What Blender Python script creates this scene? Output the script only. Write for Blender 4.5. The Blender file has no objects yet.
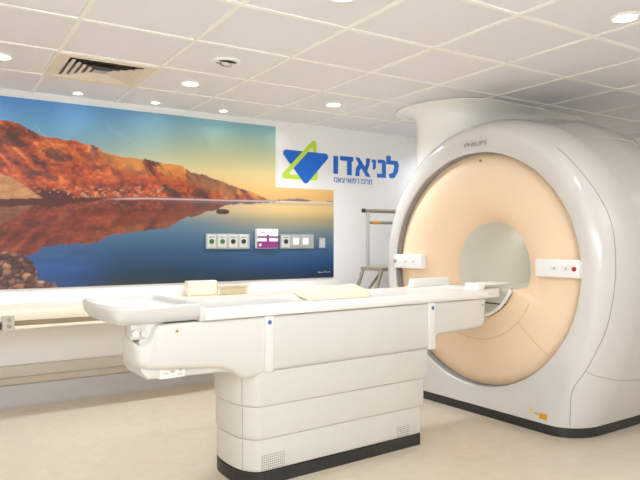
import bpy, bmesh, math, random
import numpy as np
from mathutils import Vector, Matrix, noise
R = math.radians
SC = bpy.context.scene
COL = SC.collection

# ------------------------------------------------------------------ camera
CAM_H = 1.2
cam_d = bpy.data.cameras.new('camera')
cam_d.sensor_width = 36.0
cam_d.lens = 612.0 / 640.0 * 36.0
cam_d.clip_start = 0.02
cam = bpy.data.objects.new('camera', cam_d)
COL.objects.link(cam)
cam.location = (0, 0, CAM_H)
cam.rotation_euler = (R(90.16), 0, R(-32.2))
SC.camera = cam

# ------------------------------------------------------------------ world, exposure, lights
w = bpy.data.worlds.new('world')
SC.world = w
w.use_nodes = True
w.node_tree.nodes['Background'].inputs[0].default_value = (1.0, 0.97, 0.92, 1)
w.node_tree.nodes['Background'].inputs[1].default_value = 0.3
SC.view_settings.view_transform = 'Standard'
SC.view_settings.look = 'None'
SC.view_settings.gamma = 1.0
SC.view_settings.use_curve_mapping = False
SC.cycles.diffuse_bounces = 8
SC.view_settings.exposure = 0.72

CEIL = 2.31
WALL_Y = 4.97


def area_light(name, loc, rot, sx, sy, power, color):
    d = bpy.data.lights.new(name, 'AREA')
    d.shape = 'RECTANGLE'
    d.size, d.size_y = sx, sy
    d.energy = power
    d.color = color
    o = bpy.data.objects.new(name, d)
    COL.objects.link(o)
    o.location = loc
    o.rotation_euler = rot
    return o


# added soft fill, unseen behind the camera, bounced up off the ceiling
area_light('ceiling_bounce_fill', (0.1, -0.85, 1.42), (R(180), 0, R(-32)), 1.3, 1.3, 75, (0.77, 0.895, 1.0))
# two added fill panels just under the ceiling, out of view
area_light('near_ceiling_fill', (-0.6, 0.0, CEIL - 0.03), (0, R(-12), 0), 1.2, 2.4, 8, (0.82, 0.92, 1.0))
area_light('side_ceiling_fill', (3.6, 0.3, CEIL - 0.03), (0, 0, 0), 1.2, 1.2, 5, (1.0, 0.98, 0.95))

BIG = [(0.33, 4.10), (1.51, 4.10), (2.72, 4.11), (2.88, 1.75), (1.55, 2.27)]
SMALL = [(0.33, 4.81), (0.90, 4.81), (1.48, 4.80), (2.06, 4.80), (2.66, 4.81)]
BIG_POWER = [34.0, 34.0, 48.0, 6.0, 16.0]
SMALL_POWER = 0.7


def spot(name, x, y, power, angle):
    d = bpy.data.lights.new(name, 'SPOT')
    d.energy = power
    d.spot_size = R(angle)
    d.spot_blend = 0.8
    d.shadow_soft_size = 0.05
    d.color = (0.83, 0.915, 1.0)
    o = bpy.data.objects.new(name, d)
    COL.objects.link(o)
    o.location = (x, y, CEIL - 0.02)


for (_x, _y), _p in zip(BIG, BIG_POWER):
    spot('downlight_beam', _x, _y, _p, 150)
spot('downlight_beam', 0.31, 2.27, 12, 150)        # the next of the row, left of the picture
spot('downlight_beam', 4.6, 4.5, 20, 160)      # added fill spot, hidden behind the duct shroud to brighten the wall
spot('downlight_beam', 5.6, 1.6, 14, 160)        # beside the scanner's far end
for _x, _y in SMALL:
    spot('spotlight_beam', _x, _y, SMALL_POWER, 140)

# ------------------------------------------------------------------ helpers


def lin(c):
    c = c / 255.0
    return c / 12.92 if c <= 0.04045 else ((c + 0.055) / 1.055) ** 2.4


def rgb(r, g, b):
    return (lin(r), lin(g), lin(b), 1.0)


def mat(name, color, rough=0.5, metal=0.0, coat=0.0, spec=0.5, noise_scale=0, noise_amt=0.0, bump=0.0, bump_scale=200, emit=None, emit_s=0, trans=0.0, alpha=1.0, coat_rough=0.05):
    m = bpy.data.materials.new(name)
    m.use_nodes = True
    nt = m.node_tree
    b = nt.nodes['Principled BSDF']
    b.inputs['Base Color'].default_value = color
    b.inputs['Roughness'].default_value = rough
    b.inputs['Metallic'].default_value = metal
    b.inputs['Coat Weight'].default_value = coat
    b.inputs['Coat Roughness'].default_value = coat_rough
    b.inputs['Specular IOR Level'].default_value = spec
    b.inputs['Transmission Weight'].default_value = trans
    b.inputs['Alpha'].default_value = alpha
    tc = nt.nodes.new('ShaderNodeTexCoord')
    if noise_amt > 0:
        n = nt.nodes.new('ShaderNodeTexNoise')
        n.inputs['Scale'].default_value = noise_scale
        n.inputs['Detail'].default_value = 4
        nt.links.new(tc.outputs['Object'], n.inputs['Vector'])
        mx = nt.nodes.new('ShaderNodeMix')
        mx.data_type = 'RGBA'
        mx.inputs[6].default_value = tuple(c * (1 - noise_amt) for c in color[:3]) + (1,)
        mx.inputs[7].default_value = tuple(min(1, c * (1 + noise_amt)) for c in color[:3]) + (1,)
        nt.links.new(n.outputs['Fac'], mx.inputs[0])
        nt.links.new(mx.outputs[2], b.inputs['Base Color'])
    if bump > 0:
        n2 = nt.nodes.new('ShaderNodeTexNoise')
        n2.inputs['Scale'].default_value = bump_scale
        nt.links.new(tc.outputs['Object'], n2.inputs['Vector'])
        bp = nt.nodes.new('ShaderNodeBump')
        bp.inputs['Strength'].default_value = bump
        bp.inputs['Distance'].default_value = 0.002
        nt.links.new(n2.outputs['Fac'], bp.inputs['Height'])
        nt.links.new(bp.outputs[0], b.inputs['Normal'])
    if emit:
        b.inputs['Emission Color'].default_value = emit
        b.inputs['Emission Strength'].default_value = emit_s
    return m


M = {
    'wall': mat('wall_paint', rgb(242, 240, 238), 0.75, noise_scale=2, noise_amt=0.015),
    'ceil': mat('ceiling_tile', rgb(235, 232, 235), 0.9, noise_scale=60, noise_amt=0.02, bump=0.2, bump_scale=400),
    'tbar': mat('ceiling_grid_white', rgb(248, 245, 238), 0.5),
    'shell': mat('gantry_shell_white', rgb(221, 217, 212), 0.25, coat=1.0, noise_scale=3, noise_amt=0.008),
    'duct': mat('duct_white', rgb(252, 249, 242), 0.4, coat=0.3),
    'face': mat('gantry_face_peach', rgb(250, 221, 186), 0.5, noise_scale=2, noise_amt=0.01),
    'bore': mat('bore_liner', rgb(229, 226, 217), 0.45, noise_scale=3, noise_amt=0.01),
    'table': mat('table_shell', rgb(222, 218, 209), 0.45, coat=0.25, noise_scale=3, noise_amt=0.008),
    'tabletop': mat('tabletop_white', rgb(246, 242, 234), 0.35, coat=0.3),
    'white': mat('bright_white', rgb(248, 247, 243), 0.4, coat=0.2),
    'black': mat('black_plinth', rgb(46, 44, 42), 0.45, noise_scale=30, noise_amt=0.05),
    'seam': mat('seam_grey', rgb(160, 153, 144), 0.7),
    'seam_pale': mat('seam_pale', rgb(214, 208, 198), 0.7),
    'tray': mat('tray_grey_white', rgb(222, 219, 213), 0.35, coat=0.3),
    'rib': mat('rib_white', rgb(236, 233, 227), 0.4, coat=0.2),
    'seam_tan': mat('seam_tan', rgb(216, 182, 142), 0.7),
    'rim': mat('rim_grey', rgb(158, 156, 158), 0.5),
    'lip': mat('recess_grey', rgb(216, 212, 206), 0.4),
    'counter': mat('counter_cream', rgb(243, 233, 212), 0.4),
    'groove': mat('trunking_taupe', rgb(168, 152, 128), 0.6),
    'socket': mat('socket_grey', rgb(196, 190, 178), 0.5),
    'dark': mat('dark_plastic', rgb(50, 48, 46), 0.4),
    'alu': mat('aluminium', rgb(206, 203, 196), 0.4, metal=0.3, noise_scale=40, noise_amt=0.06),
    'alud': mat('aluminium_dark', rgb(160, 148, 130), 0.45, metal=0.25, noise_scale=40, noise_amt=0.06),
    'chrome': mat('chrome', rgb(215, 215, 215), 0.12, metal=1.0),
    'plate': mat('outlet_plate', rgb(206, 204, 196), 0.4),
    'rail': mat('outlet_trunking', rgb(176, 178, 174), 0.4, metal=0.2),
    'purple': mat('purple_print', rgb(140, 48, 120), 0.4),
    'green': mat('green_socket', rgb(50, 105, 60), 0.4),
    'blue': mat('logo_blue', rgb(12, 106, 208), 0.5),
    'lime': mat('logo_lime', rgb(196, 226, 60), 0.5),
    'greytext': mat('grey_lettering', rgb(150, 146, 142), 0.4),
    'bluedot': mat('blue_mark', rgb(70, 100, 170), 0.4),
    'red': mat('red_button', rgb(170, 40, 60), 0.35),
    'orange': mat('orange_sticker', rgb(226, 160, 30), 0.5),
    'yellow': mat('yellow_sticker', rgb(236, 206, 90), 0.5),
    'label': mat('white_label', rgb(240, 238, 232), 0.5),
    'cloth': mat('pale_yellow_cloth', rgb(250, 238, 206), 0.9, noise_scale=8, noise_amt=0.03, bump=0.5, bump_scale=600),
    'skirt': mat('skirting_vinyl', rgb(196, 193, 192), 0.3, coat=0.3),
    'bumper': mat('bumper_rail_beige', rgb(204, 197, 184), 0.5),
    'bumperd': mat('bumper_rail_tan', rgb(200, 189, 170), 0.5),
    'vent': mat('vent_cream', rgb(238, 226, 208), 0.5),
    'ventd': mat('vent_dark', rgb(84, 80, 76), 0.7),
    'ventg': mat('vent_grey', rgb(176, 180, 182), 0.5),
    'tan': mat('tan_panel', rgb(202, 186, 152), 0.6),
    'plexi': mat('milky_plastic', rgb(222, 218, 206), 0.3, trans=0.3),
    'lamp': mat('lamp_glow', rgb(255, 250, 235), 0.5, emit=(1, 0.93, 0.8, 1), emit_s=6.0),
    'hole': mat('dark_hole', rgb(150, 144, 134), 0.7),
}


def floor_mat():
    m = mat('vinyl_floor', rgb(225, 208, 180), 0.32, coat=0.15, coat_rough=0.25)
    nt = m.node_tree
    b = nt.nodes['Principled BSDF']
    tc = nt.nodes.new('ShaderNodeTexCoord')
    n = nt.nodes.new('ShaderNodeTexNoise')
    n.inputs['Scale'].default_value = 90
    n.inputs['Detail'].default_value = 6
    n2 = nt.nodes.new('ShaderNodeTexNoise')
    n2.inputs['Scale'].default_value = 14
    n2.inputs['Detail'].default_value = 3
    add = nt.nodes.new('ShaderNodeMath')
    add.operation = 'ADD'
    nt.links.new(tc.outputs['Object'], n.inputs['Vector'])
    nt.links.new(tc.outputs['Object'], n2.inputs['Vector'])
    nt.links.new(n.outputs['Fac'], add.inputs[0])
    nt.links.new(n2.outputs['Fac'], add.inputs[1])
    cr = nt.nodes.new('ShaderNodeValToRGB')
    cr.color_ramp.elements[0].position = 0.32
    cr.color_ramp.elements[0].color = rgb(209, 196, 173)
    cr.color_ramp.elements[1].position = 0.68
    cr.color_ramp.elements[1].color = rgb(222, 208, 186)
    mul = nt.nodes.new('ShaderNodeMath')
    mul.operation = 'MULTIPLY'
    mul.inputs[1].default_value = 0.5
    nt.links.new(add.outputs[0], mul.inputs[0])
    nt.links.new(mul.outputs[0], cr.inputs[0])
    nt.links.new(cr.outputs[0], b.inputs['Base Color'])
    return m


M['floor'] = floor_mat()


class MB:
    """collects shapes into one mesh"""

    def __init__(self):
        self.bm = bmesh.new()
        self.mi = 0

    def face(self, vs):
        try:
            f = self.bm.faces.new(vs)
            f.material_index = self.mi
            return f
        except ValueError:
            return None

    def box(self, x0, x1, y0, y1, z0, z1, bev=0.0, seg=2):
        b2 = bmesh.new()
        bmesh.ops.create_cube(b2, size=1)
        for v in b2.verts:
            v.co = Vector(((x0 + x1) / 2 + v.co.x * (x1 - x0), (y0 + y1) / 2 + v.co.y * (y1 - y0), (z0 + z1) / 2 + v.co.z * (z1 - z0)))
        if bev > 0:
            bmesh.ops.bevel(b2, geom=b2.edges[:], offset=bev, segments=seg, affect='EDGES', profile=0.5)
        self.merge(b2)
        return self

    def merge(self, b2, mtx=None):
        mp = {}
        for v in b2.verts:
            mp[v.index if v.index >= 0 else id(v)] = None
        b2.verts.index_update()
        vs = [self.bm.verts.new((mtx @ v.co) if mtx else v.co) for v in b2.verts]
        for f in b2.faces:
            self.face([vs[v.index] for v in f.verts])
        b2.free()

    def loft(self, rings, close=True, caps=(True, True)):
        """rings: list of lists of 3D points (same count)"""
        vr = [[self.bm.verts.new(p) for p in r] for r in rings]
        n = len(vr[0])
        for a, b in zip(vr, vr[1:]):
            for i in range(n if close else n - 1):
                j = (i + 1) % n
                self.face((a[i], a[j], b[j], b[i]))
        if caps[0]:
            self.face(list(reversed(vr[0])))
        if caps[1]:
            self.face(vr[-1])
        return vr

    def tube(self, pts, r, n=8, caps=True):
        pts = [Vector(p) for p in pts]
        rings = []
        up = None
        for i, p in enumerate(pts):
            if i == 0:
                t = pts[1] - p
            elif i == len(pts) - 1:
                t = p - pts[i - 1]
            else:
                t = (pts[i + 1] - pts[i - 1])
            t.normalize()
            if up is None:
                up = Vector((0, 0, 1)) if abs(t.z) < 0.9 else Vector((1, 0, 0))
            s = t.cross(up).normalized()
            up = s.cross(t).normalized()
            rings.append([p + (s * math.cos(a) + up * math.sin(a)) * r for a in [2 * math.pi * k / n for k in range(n)]])
        self.loft(rings, True, (caps, caps))
        return self

    def cyl(self, c, r, h, axis='z', n=24, r2=None):
        r2 = r if r2 is None else r2
        c = Vector(c)
        rings = []
        for t, rr in ((0, r), (1, r2)):
            ring = []
            for k in range(n):
                a = 2 * math.pi * k / n
                ca, sa = math.cos(a) * rr, math.sin(a) * rr
                if axis == 'z':
                    ring.append(c + Vector((ca, sa, t * h)))
                elif axis == 'x':
                    ring.append(c + Vector((t * h, ca, sa)))
                else:
                    ring.append(c + Vector((ca, t * h, sa)))
            rings.append(ring)
        self.loft(rings)
        return self

    def prism(self, poly, axis, d0, d1, bev=0.0, seg=2):
        """poly 2D points; axis 'y': poly is (x,z); 'x': (y,z); 'z': (x,y)"""
        b2 = bmesh.new()

        def P(a, b, d):
            return (a, d, b) if axis == 'y' else ((d, a, b) if axis == 'x' else (a, b, d))
        v0 = [b2.verts.new(P(a, b, d0)) for a, b in poly]
        v1 = [b2.verts.new(P(a, b, d1)) for a, b in poly]
        n = len(poly)
        f0 = b2.faces.new(v0)
        f1 = b2.faces.new(list(reversed(v1)))
        for i in range(n):
            j = (i + 1) % n
            b2.faces.new((v0[i], v1[i], v1[j], v0[j]))
        if bev > 0:
            es = set(f0.edges) | set(f1.edges)
            bmesh.ops.bevel(b2, geom=list(es), offset=bev, segments=seg, affect='EDGES', profile=0.5)
        self.merge(b2)
        return self

    def build(self, name, m, parent=None, smooth=None, loc=None):
        bmesh.ops.remove_doubles(self.bm, verts=self.bm.verts, dist=1e-6)
        bmesh.ops.recalc_face_normals(self.bm, faces=self.bm.faces)
        me = bpy.data.meshes.new(name)
        self.bm.to_mesh(me)
        self.bm.free()
        for mm in (m if isinstance(m, (list, tuple)) else [m]):
            me.materials.append(mm)
        o = bpy.data.objects.new(name, me)
        COL.objects.link(o)
        if loc is not None:
            me.transform(Matrix.Translation(-Vector(loc)))
            o.location = loc
        if parent is not None:
            o.parent = parent
        if smooth is not None:
            me.polygons.foreach_set('use_smooth', [True] * len(me.polygons))
            me.set_sharp_from_angle(angle=R(smooth))
        return o


def empty(name, loc, rz=0.0):
    o = bpy.data.objects.new(name, None)
    o.empty_display_size = 0.1
    COL.objects.link(o)
    o.location = loc
    o.rotation_euler = (0, 0, rz)
    return o


def tag(o, label=None, cat=None, group=None, kind=None):
    if label:
        o['label'] = label
    if cat:
        o['category'] = cat
    if group:
        o['group'] = group
    if kind:
        o['kind'] = kind
    return o


def copy_tree(o, parent=None, label=None, group=None):
    c = o.copy()
    COL.objects.link(c)
    c.parent = parent
    if label:
        c['label'] = label
    if group:
        c['group'] = group
    for ch in list(o.children):
        copy_tree(ch, c)
    return c


def text_mesh(s, bbox, m, name, parent, plane='xz', at=0.0, thick=0.003, bold=0.0, shear=0.0, spacing=1.0):
    """lettering fitted to a box; plane xz: bbox (x0,x1,z0,z1) at y=at facing -y. plane yz: (y0,y1,..) at x=at facing -x"""
    cu = bpy.data.curves.new(name, 'FONT')
    cu.body = s
    cu.size = 1.0
    cu.offset = bold
    cu.shear = shear
    cu.space_character = spacing
    cu.resolution_u = 4
    o = bpy.data.objects.new(name + '_tmp', cu)
    COL.objects.link(o)
    bpy.context.view_layer.update()
    me = bpy.data.meshes.new_from_object(o.evaluated_get(bpy.context.evaluated_depsgraph_get()))
    bpy.data.objects.remove(o)
    me.name = name
    co = np.empty(len(me.vertices) * 3, 'f')
    me.vertices.foreach_get('co', co)
    co = co.reshape(-1, 3)
    x0, x1 = co[:, 0].min(), co[:, 0].max()
    y0, y1 = co[:, 1].min(), co[:, 1].max()
    a = (co[:, 0] - x0) / (x1 - x0)
    b = (co[:, 1] - y0) / (y1 - y0)
    out = np.zeros_like(co)
    A = bbox[0] + a * (bbox[1] - bbox[0])
    B = bbox[2] + b * (bbox[3] - bbox[2])
    if plane == 'xz':
        out[:, 0], out[:, 1], out[:, 2] = A, at, B
    else:
        out[:, 0], out[:, 1], out[:, 2] = at, A, B
    me.vertices.foreach_set('co', out.ravel())
    bm = bmesh.new()
    bm.from_mesh(me)
    ex = bmesh.ops.extrude_face_region(bm, geom=bm.faces[:])
    d = Vector((0, -thick, 0)) if plane == 'xz' else Vector((-thick, 0, 0))
    for v in ex['geom']:
        if isinstance(v, bmesh.types.BMVert):
            v.co += d
    bmesh.ops.recalc_face_normals(bm, faces=bm.faces)
    bm.to_mesh(me)
    bm.free()
    me.materials.clear()
    me.materials.append(m)
    ob = bpy.data.objects.new(name, me)
    COL.objects.link(ob)
    if parent is not None:
        ob.parent = parent
    return ob


# ------------------------------------------------------------------ room shell
RX0, RX1, RY0 = -1.6, 6.4, -1.6


def struct(name, mb, m, **k):
    o = mb.build(name, m, **k)
    o['kind'] = 'structure'
    return o


struct('floor', MB().box(RX0, RX1, RY0, WALL_Y, -0.1, 0.0), M['floor'])
struct('wall_back', MB().box(RX0 - 0.1, RX1 + 0.1, WALL_Y, WALL_Y + 0.1, -0.1, CEIL + 0.1), M['wall'])
struct('wall_front', MB().box(RX0 - 0.1, RX1 + 0.1, RY0 - 0.1, RY0, -0.1, CEIL + 0.1), M['wall'])
struct('wall_left', MB().box(RX0 - 0.1, RX0, RY0, WALL_Y, -0.1, CEIL + 0.1), M['wall'])
struct('wall_right', MB().box(RX1, RX1 + 0.1, RY0, WALL_Y, -0.1, CEIL + 0.1), M['wall'])
VX0, VX1, VY0, VY1 = 0.635, 1.185, 3.835, 4.385      # opening of the air diffuser
ceil = struct('ceiling', MB().box(RX0, VX0, RY0, WALL_Y, CEIL, CEIL + 0.1).box(VX1, RX1, RY0, WALL_Y, CEIL, CEIL + 0.1)
              .box(VX0, VX1, RY0, VY0, CEIL, CEIL + 0.1).box(VX0, VX1, VY1, WALL_Y, CEIL, CEIL + 0.1), M['ceil'])
g = MB()
gx = [0.01 + 0.6 * k for k in range(-2, 11)]
gy = [0.21 + 0.6 * k for k in range(-3, 8)]
for x in gx:
    g.box(x - 0.012, x + 0.012, RY0, WALL_Y, CEIL - 0.006, CEIL + 0.001)
for y in gy:
    g.box(RX0, RX1, y - 0.012, y + 0.012, CEIL - 0.0065, CEIL + 0.001)
g.build('ceiling_grid', M['tbar'], ceil)

# low wall: bumper rail and vinyl skirting
rail = MB().box(RX0, RX1, WALL_Y - 0.03, WALL_Y, 0.215, 0.30, 0.006)
struct('trim_1', rail, M['bumper'], smooth=40)
struct('trim_2', MB().box(RX0, RX1, WALL_Y - 0.024, WALL_Y, 0.16, 0.212, 0.004), M['bumperd'], smooth=40)
sk = MB()
poly = [(WALL_Y, 0.0), (WALL_Y - 0.06, 0.0), (WALL_Y - 0.045, 0.006), (WALL_Y - 0.03, 0.018), (WALL_Y - 0.018, 0.04), (WALL_Y - 0.014, 0.07), (WALL_Y - 0.014, 0.155), (WALL_Y, 0.158)]
sk.loft([[(RX0, y, z) for y, z in poly], [(RX1, y, z) for y, z in poly]])
struct('baseboard_back', sk, M['skirt'], smooth=50)

# ------------------------------------------------------------------ wall mural


def build_mural():
    X0, X1, Z0, Z1 = -0.70, 3.279, 0.855, 2.253
    CX, CZ = 2.642, 1.70
    nx, nz = 620, 220
    # photo print coordinates: features measured on the printed picture, in metres
    yaw, F = R(32.2), 612.0
    xs = np.linspace(X0, X1, nx)
    zs = np.linspace(Z0, Z1, nz)
    # snap a column/row to the cut-out
    ix = int(np.argmin(abs(xs - CX)))
    xs[ix] = CX
    iz = int(np.argmin(abs(zs - CZ)))
    zs[iz] = CZ
    GX, GZ = np.meshgrid(xs, zs)

    def fbm(sx, sz, seed, octv=5, ridge=False, shear=0.0):
        rs = np.random.RandomState(seed)
        out = np.zeros_like(GX)
        amp, tot = 1.0, 0.0
        fx, fz = sx, sz
        for _ in range(octv):
            n = 64
            tab = rs.rand(n, n)
            u = (GX - X0 + shear * (GZ - Z0)) * fx + rs.rand() * 10
            v = (GZ - Z0) * fz + rs.rand() * 10
            iu, iv = np.floor(u).astype(int), np.floor(v).astype(int)
            fu, fv = u - iu, v - iv
            fu, fv = fu * fu * (3 - 2 * fu), fv * fv * (3 - 2 * fv)
            a = tab[iv % n, iu % n] * (1 - fu) + tab[iv % n, (iu + 1) % n] * fu
            b = tab[(iv + 1) % n, iu % n] * (1 - fu) + tab[(iv + 1) % n, (iu + 1) % n] * fu
            val = a * (1 - fv) + b * fv
            if ridge:
                val = 1 - abs(2 * val - 1)
            out += amp * val
            tot += amp
            amp *= 0.55
            fx *= 2
            fz *= 2
        return out / tot

    def c(*v):
        return np.array([lin(k) for k in v])

    def curve(pts):
        pts = np.array(pts)
        return np.interp(GX, pts[:, 0], pts[:, 1])

    def lerp3(a, b, t):
        return a + (b - a) * t[..., None]

    def sm(t):
        t = np.clip(t, 0, 1)
        return t * t * (3 - 2 * t)

    def ramp(v, stops):
        ps = [s[0] for s in stops]
        cs = np.array([c(*s[1]) for s in stops])
        return np.stack([np.interp(v, ps, cs[:, k]) for k in range(3)], -1)

    SHORE = curve(MURAL['shore'])
    TOP = curve(MURAL['cliff'])
    REF = curve(MURAL['reflection'])
    # --- sky
    h = (GZ - SHORE) / (Z1 - 1.45)
    left = ramp(h, [(0, (225, 205, 165)), (0.35, (170, 190, 175)), (0.62, (124, 178, 210)), (1, (84, 148, 216))])
    right = ramp(h, [(0, (226, 180, 116)), (0.12, (236, 196, 130)), (0.3, (234, 216, 160)), (0.55, (196, 208, 176)), (0.8, (148, 192, 200)), (1, (112, 168, 196))])
    col = lerp3(left, right, sm((GX - 0.6) / 1.7))
    # faint slanting vapour streaks
    n0 = fbm(3, 6, 11, 4)
    st = np.exp(-((GZ - 2.08 + 0.55 * (GX - 1.2)) / 0.012) ** 2) * ((GX > 1.15) & (GX < 1.45))
    st += np.exp(-((GZ - 2.0 + 1.1 * (GX - 0.68)) / 0.012) ** 2) * ((GX > 0.62) & (GX < 0.74))
    col = lerp3(col, np.broadcast_to(c(190, 205, 210), col.shape), 0.25 * st)

    def rock(seed):
        n1 = fbm(4, 7, seed, 7, shear=0.7)
        n2 = fbm(7, 3.2, seed + 1, 6, True, shear=0.9)
        n3 = fbm(34, 40, seed + 2, 4)
        n4 = fbm(2.0, 3.5, seed + 3, 3)
        n5 = fbm(3, 26, seed + 7, 4, shear=0.0)
        t = np.clip(0.44 + (n1 - 0.5) * 0.9 + (n2 - 0.6) * 1.0 + (n3 - 0.5) * 0.75 + (n5 - 0.5) * 0.45, 0, 1)
        cc = ramp(t, [(0, (80, 50, 50)), (0.2, (122, 62, 48)), (0.4, (160, 80, 50)), (0.6, (186, 96, 56)), (0.8, (212, 122, 70)), (1, (232, 160, 104))])
        dk = sm((fbm(8, 13, seed + 5, 5, shear=0.5) - 0.585) / 0.04)
        cc = lerp3(cc, np.broadcast_to(c(86, 62, 64), cc.shape), 0.7 * dk)
        return cc * np.array([1.06, 0.97, 0.88]), n4, n2
    rc, n4, n2 = rock(21)
    # lit yellow crags along the top towards the right
    band = sm(1 - (TOP - GZ) / 0.17)
    lit = band * sm((GX - 0.9) / 0.5) * sm((n2 - 0.52) / 0.12)
    rc = lerp3(rc, np.broadcast_to(c(238, 168, 84), rc.shape), 0.75 * np.clip(lit, 0, 1))
    shade = band * sm((fbm(4.5, 1.2, 77, 3) - 0.52) / 0.06) * sm((GX - 0.75) / 0.2)
    rc = lerp3(rc, np.broadcast_to(c(112, 84, 82), rc.shape), 0.8 * shade)
    # haze with distance
    far = sm((GX - 2.0) / 0.9)
    rc = lerp3(rc, np.broadcast_to(c(176, 132, 112), rc.shape), 0.55 * far)
    edge = fbm(14, 2, 5, 4)
    cliff_m = (GZ < TOP + (edge - 0.5) * 0.035) & (GZ >= SHORE)
    # tan foreshore slope at the left
    SL = curve(MURAL['slope'])
    tanc = ramp(fbm(20, 40, 31, 3), [(0.2, (164, 116, 78)), (0.8, (206, 156, 108))])
    k = cliff_m & (GZ < SL)
    rc = np.where(k[..., None], tanc, rc)
    # scattered pale boulders just above the shore
    bd = fbm(30, 60, 41, 3)
    k = cliff_m & (GZ < SHORE + 0.09) & (GX > 0.45) & (GX < 1.6) & (bd > 0.66)
    rc = np.where(k[..., None], c(196, 138, 100), rc)
    col = np.where(cliff_m[..., None], rc, col)
    # distant hill at far right
    HL = curve(MURAL['hill'])
    k = (GZ < HL) & (GZ >= SHORE)
    col = np.where(k[..., None], c(150, 128, 122), col)
    # --- water
    d = (SHORE - GZ)
    D = SHORE - Z0
    v = np.clip(d / np.maximum(D, 0.01), 0, 1)
    wr = ramp(v, [(0, (226, 196, 146)), (0.12, (224, 194, 136)), (0.24, (178, 162, 126)), (0.42, (118, 136, 142)), (0.6, (72, 108, 140)), (0.8, (40, 82, 128)), (0.93, (30, 60, 96)), (1, (38, 56, 74))])
    wl = ramp(v, [(0, (120, 130, 140)), (0.35, (78, 106, 132)), (0.6, (58, 92, 132)), (0.8, (50, 92, 146)), (1, (44, 78, 124))])
    wm = ramp(v, [(0, (200, 178, 146)), (0.3, (96, 124, 142)), (0.6, (52, 90, 124)), (0.85, (36, 66, 92)), (1, (46, 60, 66))])
    wc = lerp3(wl, wm, sm((GX - 0.75) / 0.55))
    wc = lerp3(wc, wr, sm((GX - 1.6) / 1.2))
    rip = fbm(6, 30, 51, 4)
    wc = wc * (1 + 0.35 * (rip - 0.5) * sm((1.5 - GX) / 0.6))[..., None]
    water = GZ < SHORE
    col = np.where(water[..., None], wc, col)
    # reflected cliff: the rock pattern mirrored, darker and streaked
    mz = 2 * SHORE - GZ
    ii = np.clip(np.searchsorted(zs, mz.ravel()).reshape(mz.shape), 0, nz - 1)
    jj = np.broadcast_to(np.arange(nx), mz.shape)
    rr = rc[ii, jj]
    hr = fbm(5, 26, 61, 4)
    refc = rr * (0.42 + 0.25 * hr)[..., None] * np.array([0.95, 0.9, 0.95])
    refc = refc * 0.6 + np.broadcast_to(c(134, 66, 56), refc.shape) * 0.4 * (0.5 + hr)[..., None]
    e2 = fbm(12, 3, 71, 4)
    refm = water & (GZ > REF + (e2 - 0.5) * 0.05)
    f2 = sm((GX - 1.2) / 1.2) * 0.35
    refc = lerp3(refc, np.broadcast_to(c(120, 100, 100), refc.shape), f2)
    col = np.where(refm[..., None], refc, col)
    # dark wet shore band at left, thin pale line of far water at right
    k = (d > -0.004) & (d < 0.055 * np.clip((1.25 - GX) / 0.5, 0, 1) * (0.7 + 0.6 * e2))
    col = np.where(k[..., None], c(92, 46, 42), col)
    ln = np.exp(-((d - 0.008) / 0.007) ** 2) * sm((GX - 1.05) / 0.3)
    col = lerp3(col, np.broadcast_to(c(214, 204, 204), col.shape), 0.8 * ln)
    ln = np.exp(-((d - 0.03) / 0.012) ** 2) * sm((GX - 1.5) / 0.4)
    col = lerp3(col, np.broadcast_to(c(150, 140, 146), col.shape), 0.3 * ln)
    # small island
    ex, ez = (GX - 2.13) / 0.075, (GZ - 1.462) / 0.032
    isl = (ex ** 2 + ez ** 2 + (e2 - 0.5) * 1.2) < 0.8
    col = np.where(isl[..., None], lerp3(np.broadcast_to(c(62, 44, 50), col.shape), np.broadcast_to(c(120, 84, 76), col.shape), sm((hr - 0.4) / 0.3)), col)
    # pile of rocks lower left
    RK = curve(MURAL['rocks'])
    k = GZ < RK + (e2 - 0.5) * 0.05
    rs = np.random.RandomState(4)
    cx = rs.uniform(X0, 0.95, 420)
    cz = rs.uniform(Z0 - 0.05, 1.2, 420)
    tone = rs.rand(420)
    sub = np.argwhere(k)
    px = GX[k] * 1.0 + (fbm(20, 20, 81, 3)[k] - 0.5) * 0.03
    pz = GZ[k] + (fbm(20, 20, 82, 3)[k] - 0.5) * 0.03
    d1 = np.full(px.shape, 9.0)
    id1 = np.zeros(px.shape, int)
    d2 = np.full(px.shape, 9.0)
    for q in range(420):
        dd = np.hypot(px - cx[q], (pz - cz[q]) * 1.25)
        n1_ = dd < d1
        d2 = np.where(n1_, d1, np.minimum(d2, dd))
        d1 = np.where(n1_, dd, d1)
        id1 = np.where(n1_, q, id1)
    gap = np.clip((d2 - d1) / 0.02, 0, 1)
    tp = ramp(tone, [(0, (84, 62, 66)), (0.5, (142, 98, 86)), (1, (228, 172, 138))])[id1]
    upl = np.clip(0.75 + (pz - cz[id1]) * 10, 0.35, 1.15)
    rcol = tp * (upl * (0.25 + 0.75 * gap))[:, None] + c(40, 32, 42) * (1 - gap)[:, None] * 0.6
    col[k] = rcol

    me = bpy.data.meshes.new('wall_mural')
    verts = np.zeros((nz, nx, 3))
    verts[..., 0] = GX
    verts[..., 1] = WALL_Y - 0.012
    verts[..., 2] = GZ
    idx = np.arange(nx * nz).reshape(nz, nx)
    keep = ~((xs[None, :-1] >= CX - 1e-6) & (zs[:-1, None] >= CZ - 1e-6))
    a, b, cc2, dd2 = idx[:-1, :-1][keep], idx[:-1, 1:][keep], idx[1:, 1:][keep], idx[1:, :-1][keep]
    faces = np.stack([a, b, cc2, dd2], -1)
    me.from_pydata(verts.reshape(-1, 3).tolist(), [], faces.tolist())
    at = me.color_attributes.new('Print', 'FLOAT_COLOR', 'POINT')
    cols = np.ones((nx * nz, 4), 'f')
    cols[:, :3] = np.clip(col.reshape(-1, 3), 0, 1) ** 1.14
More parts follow.
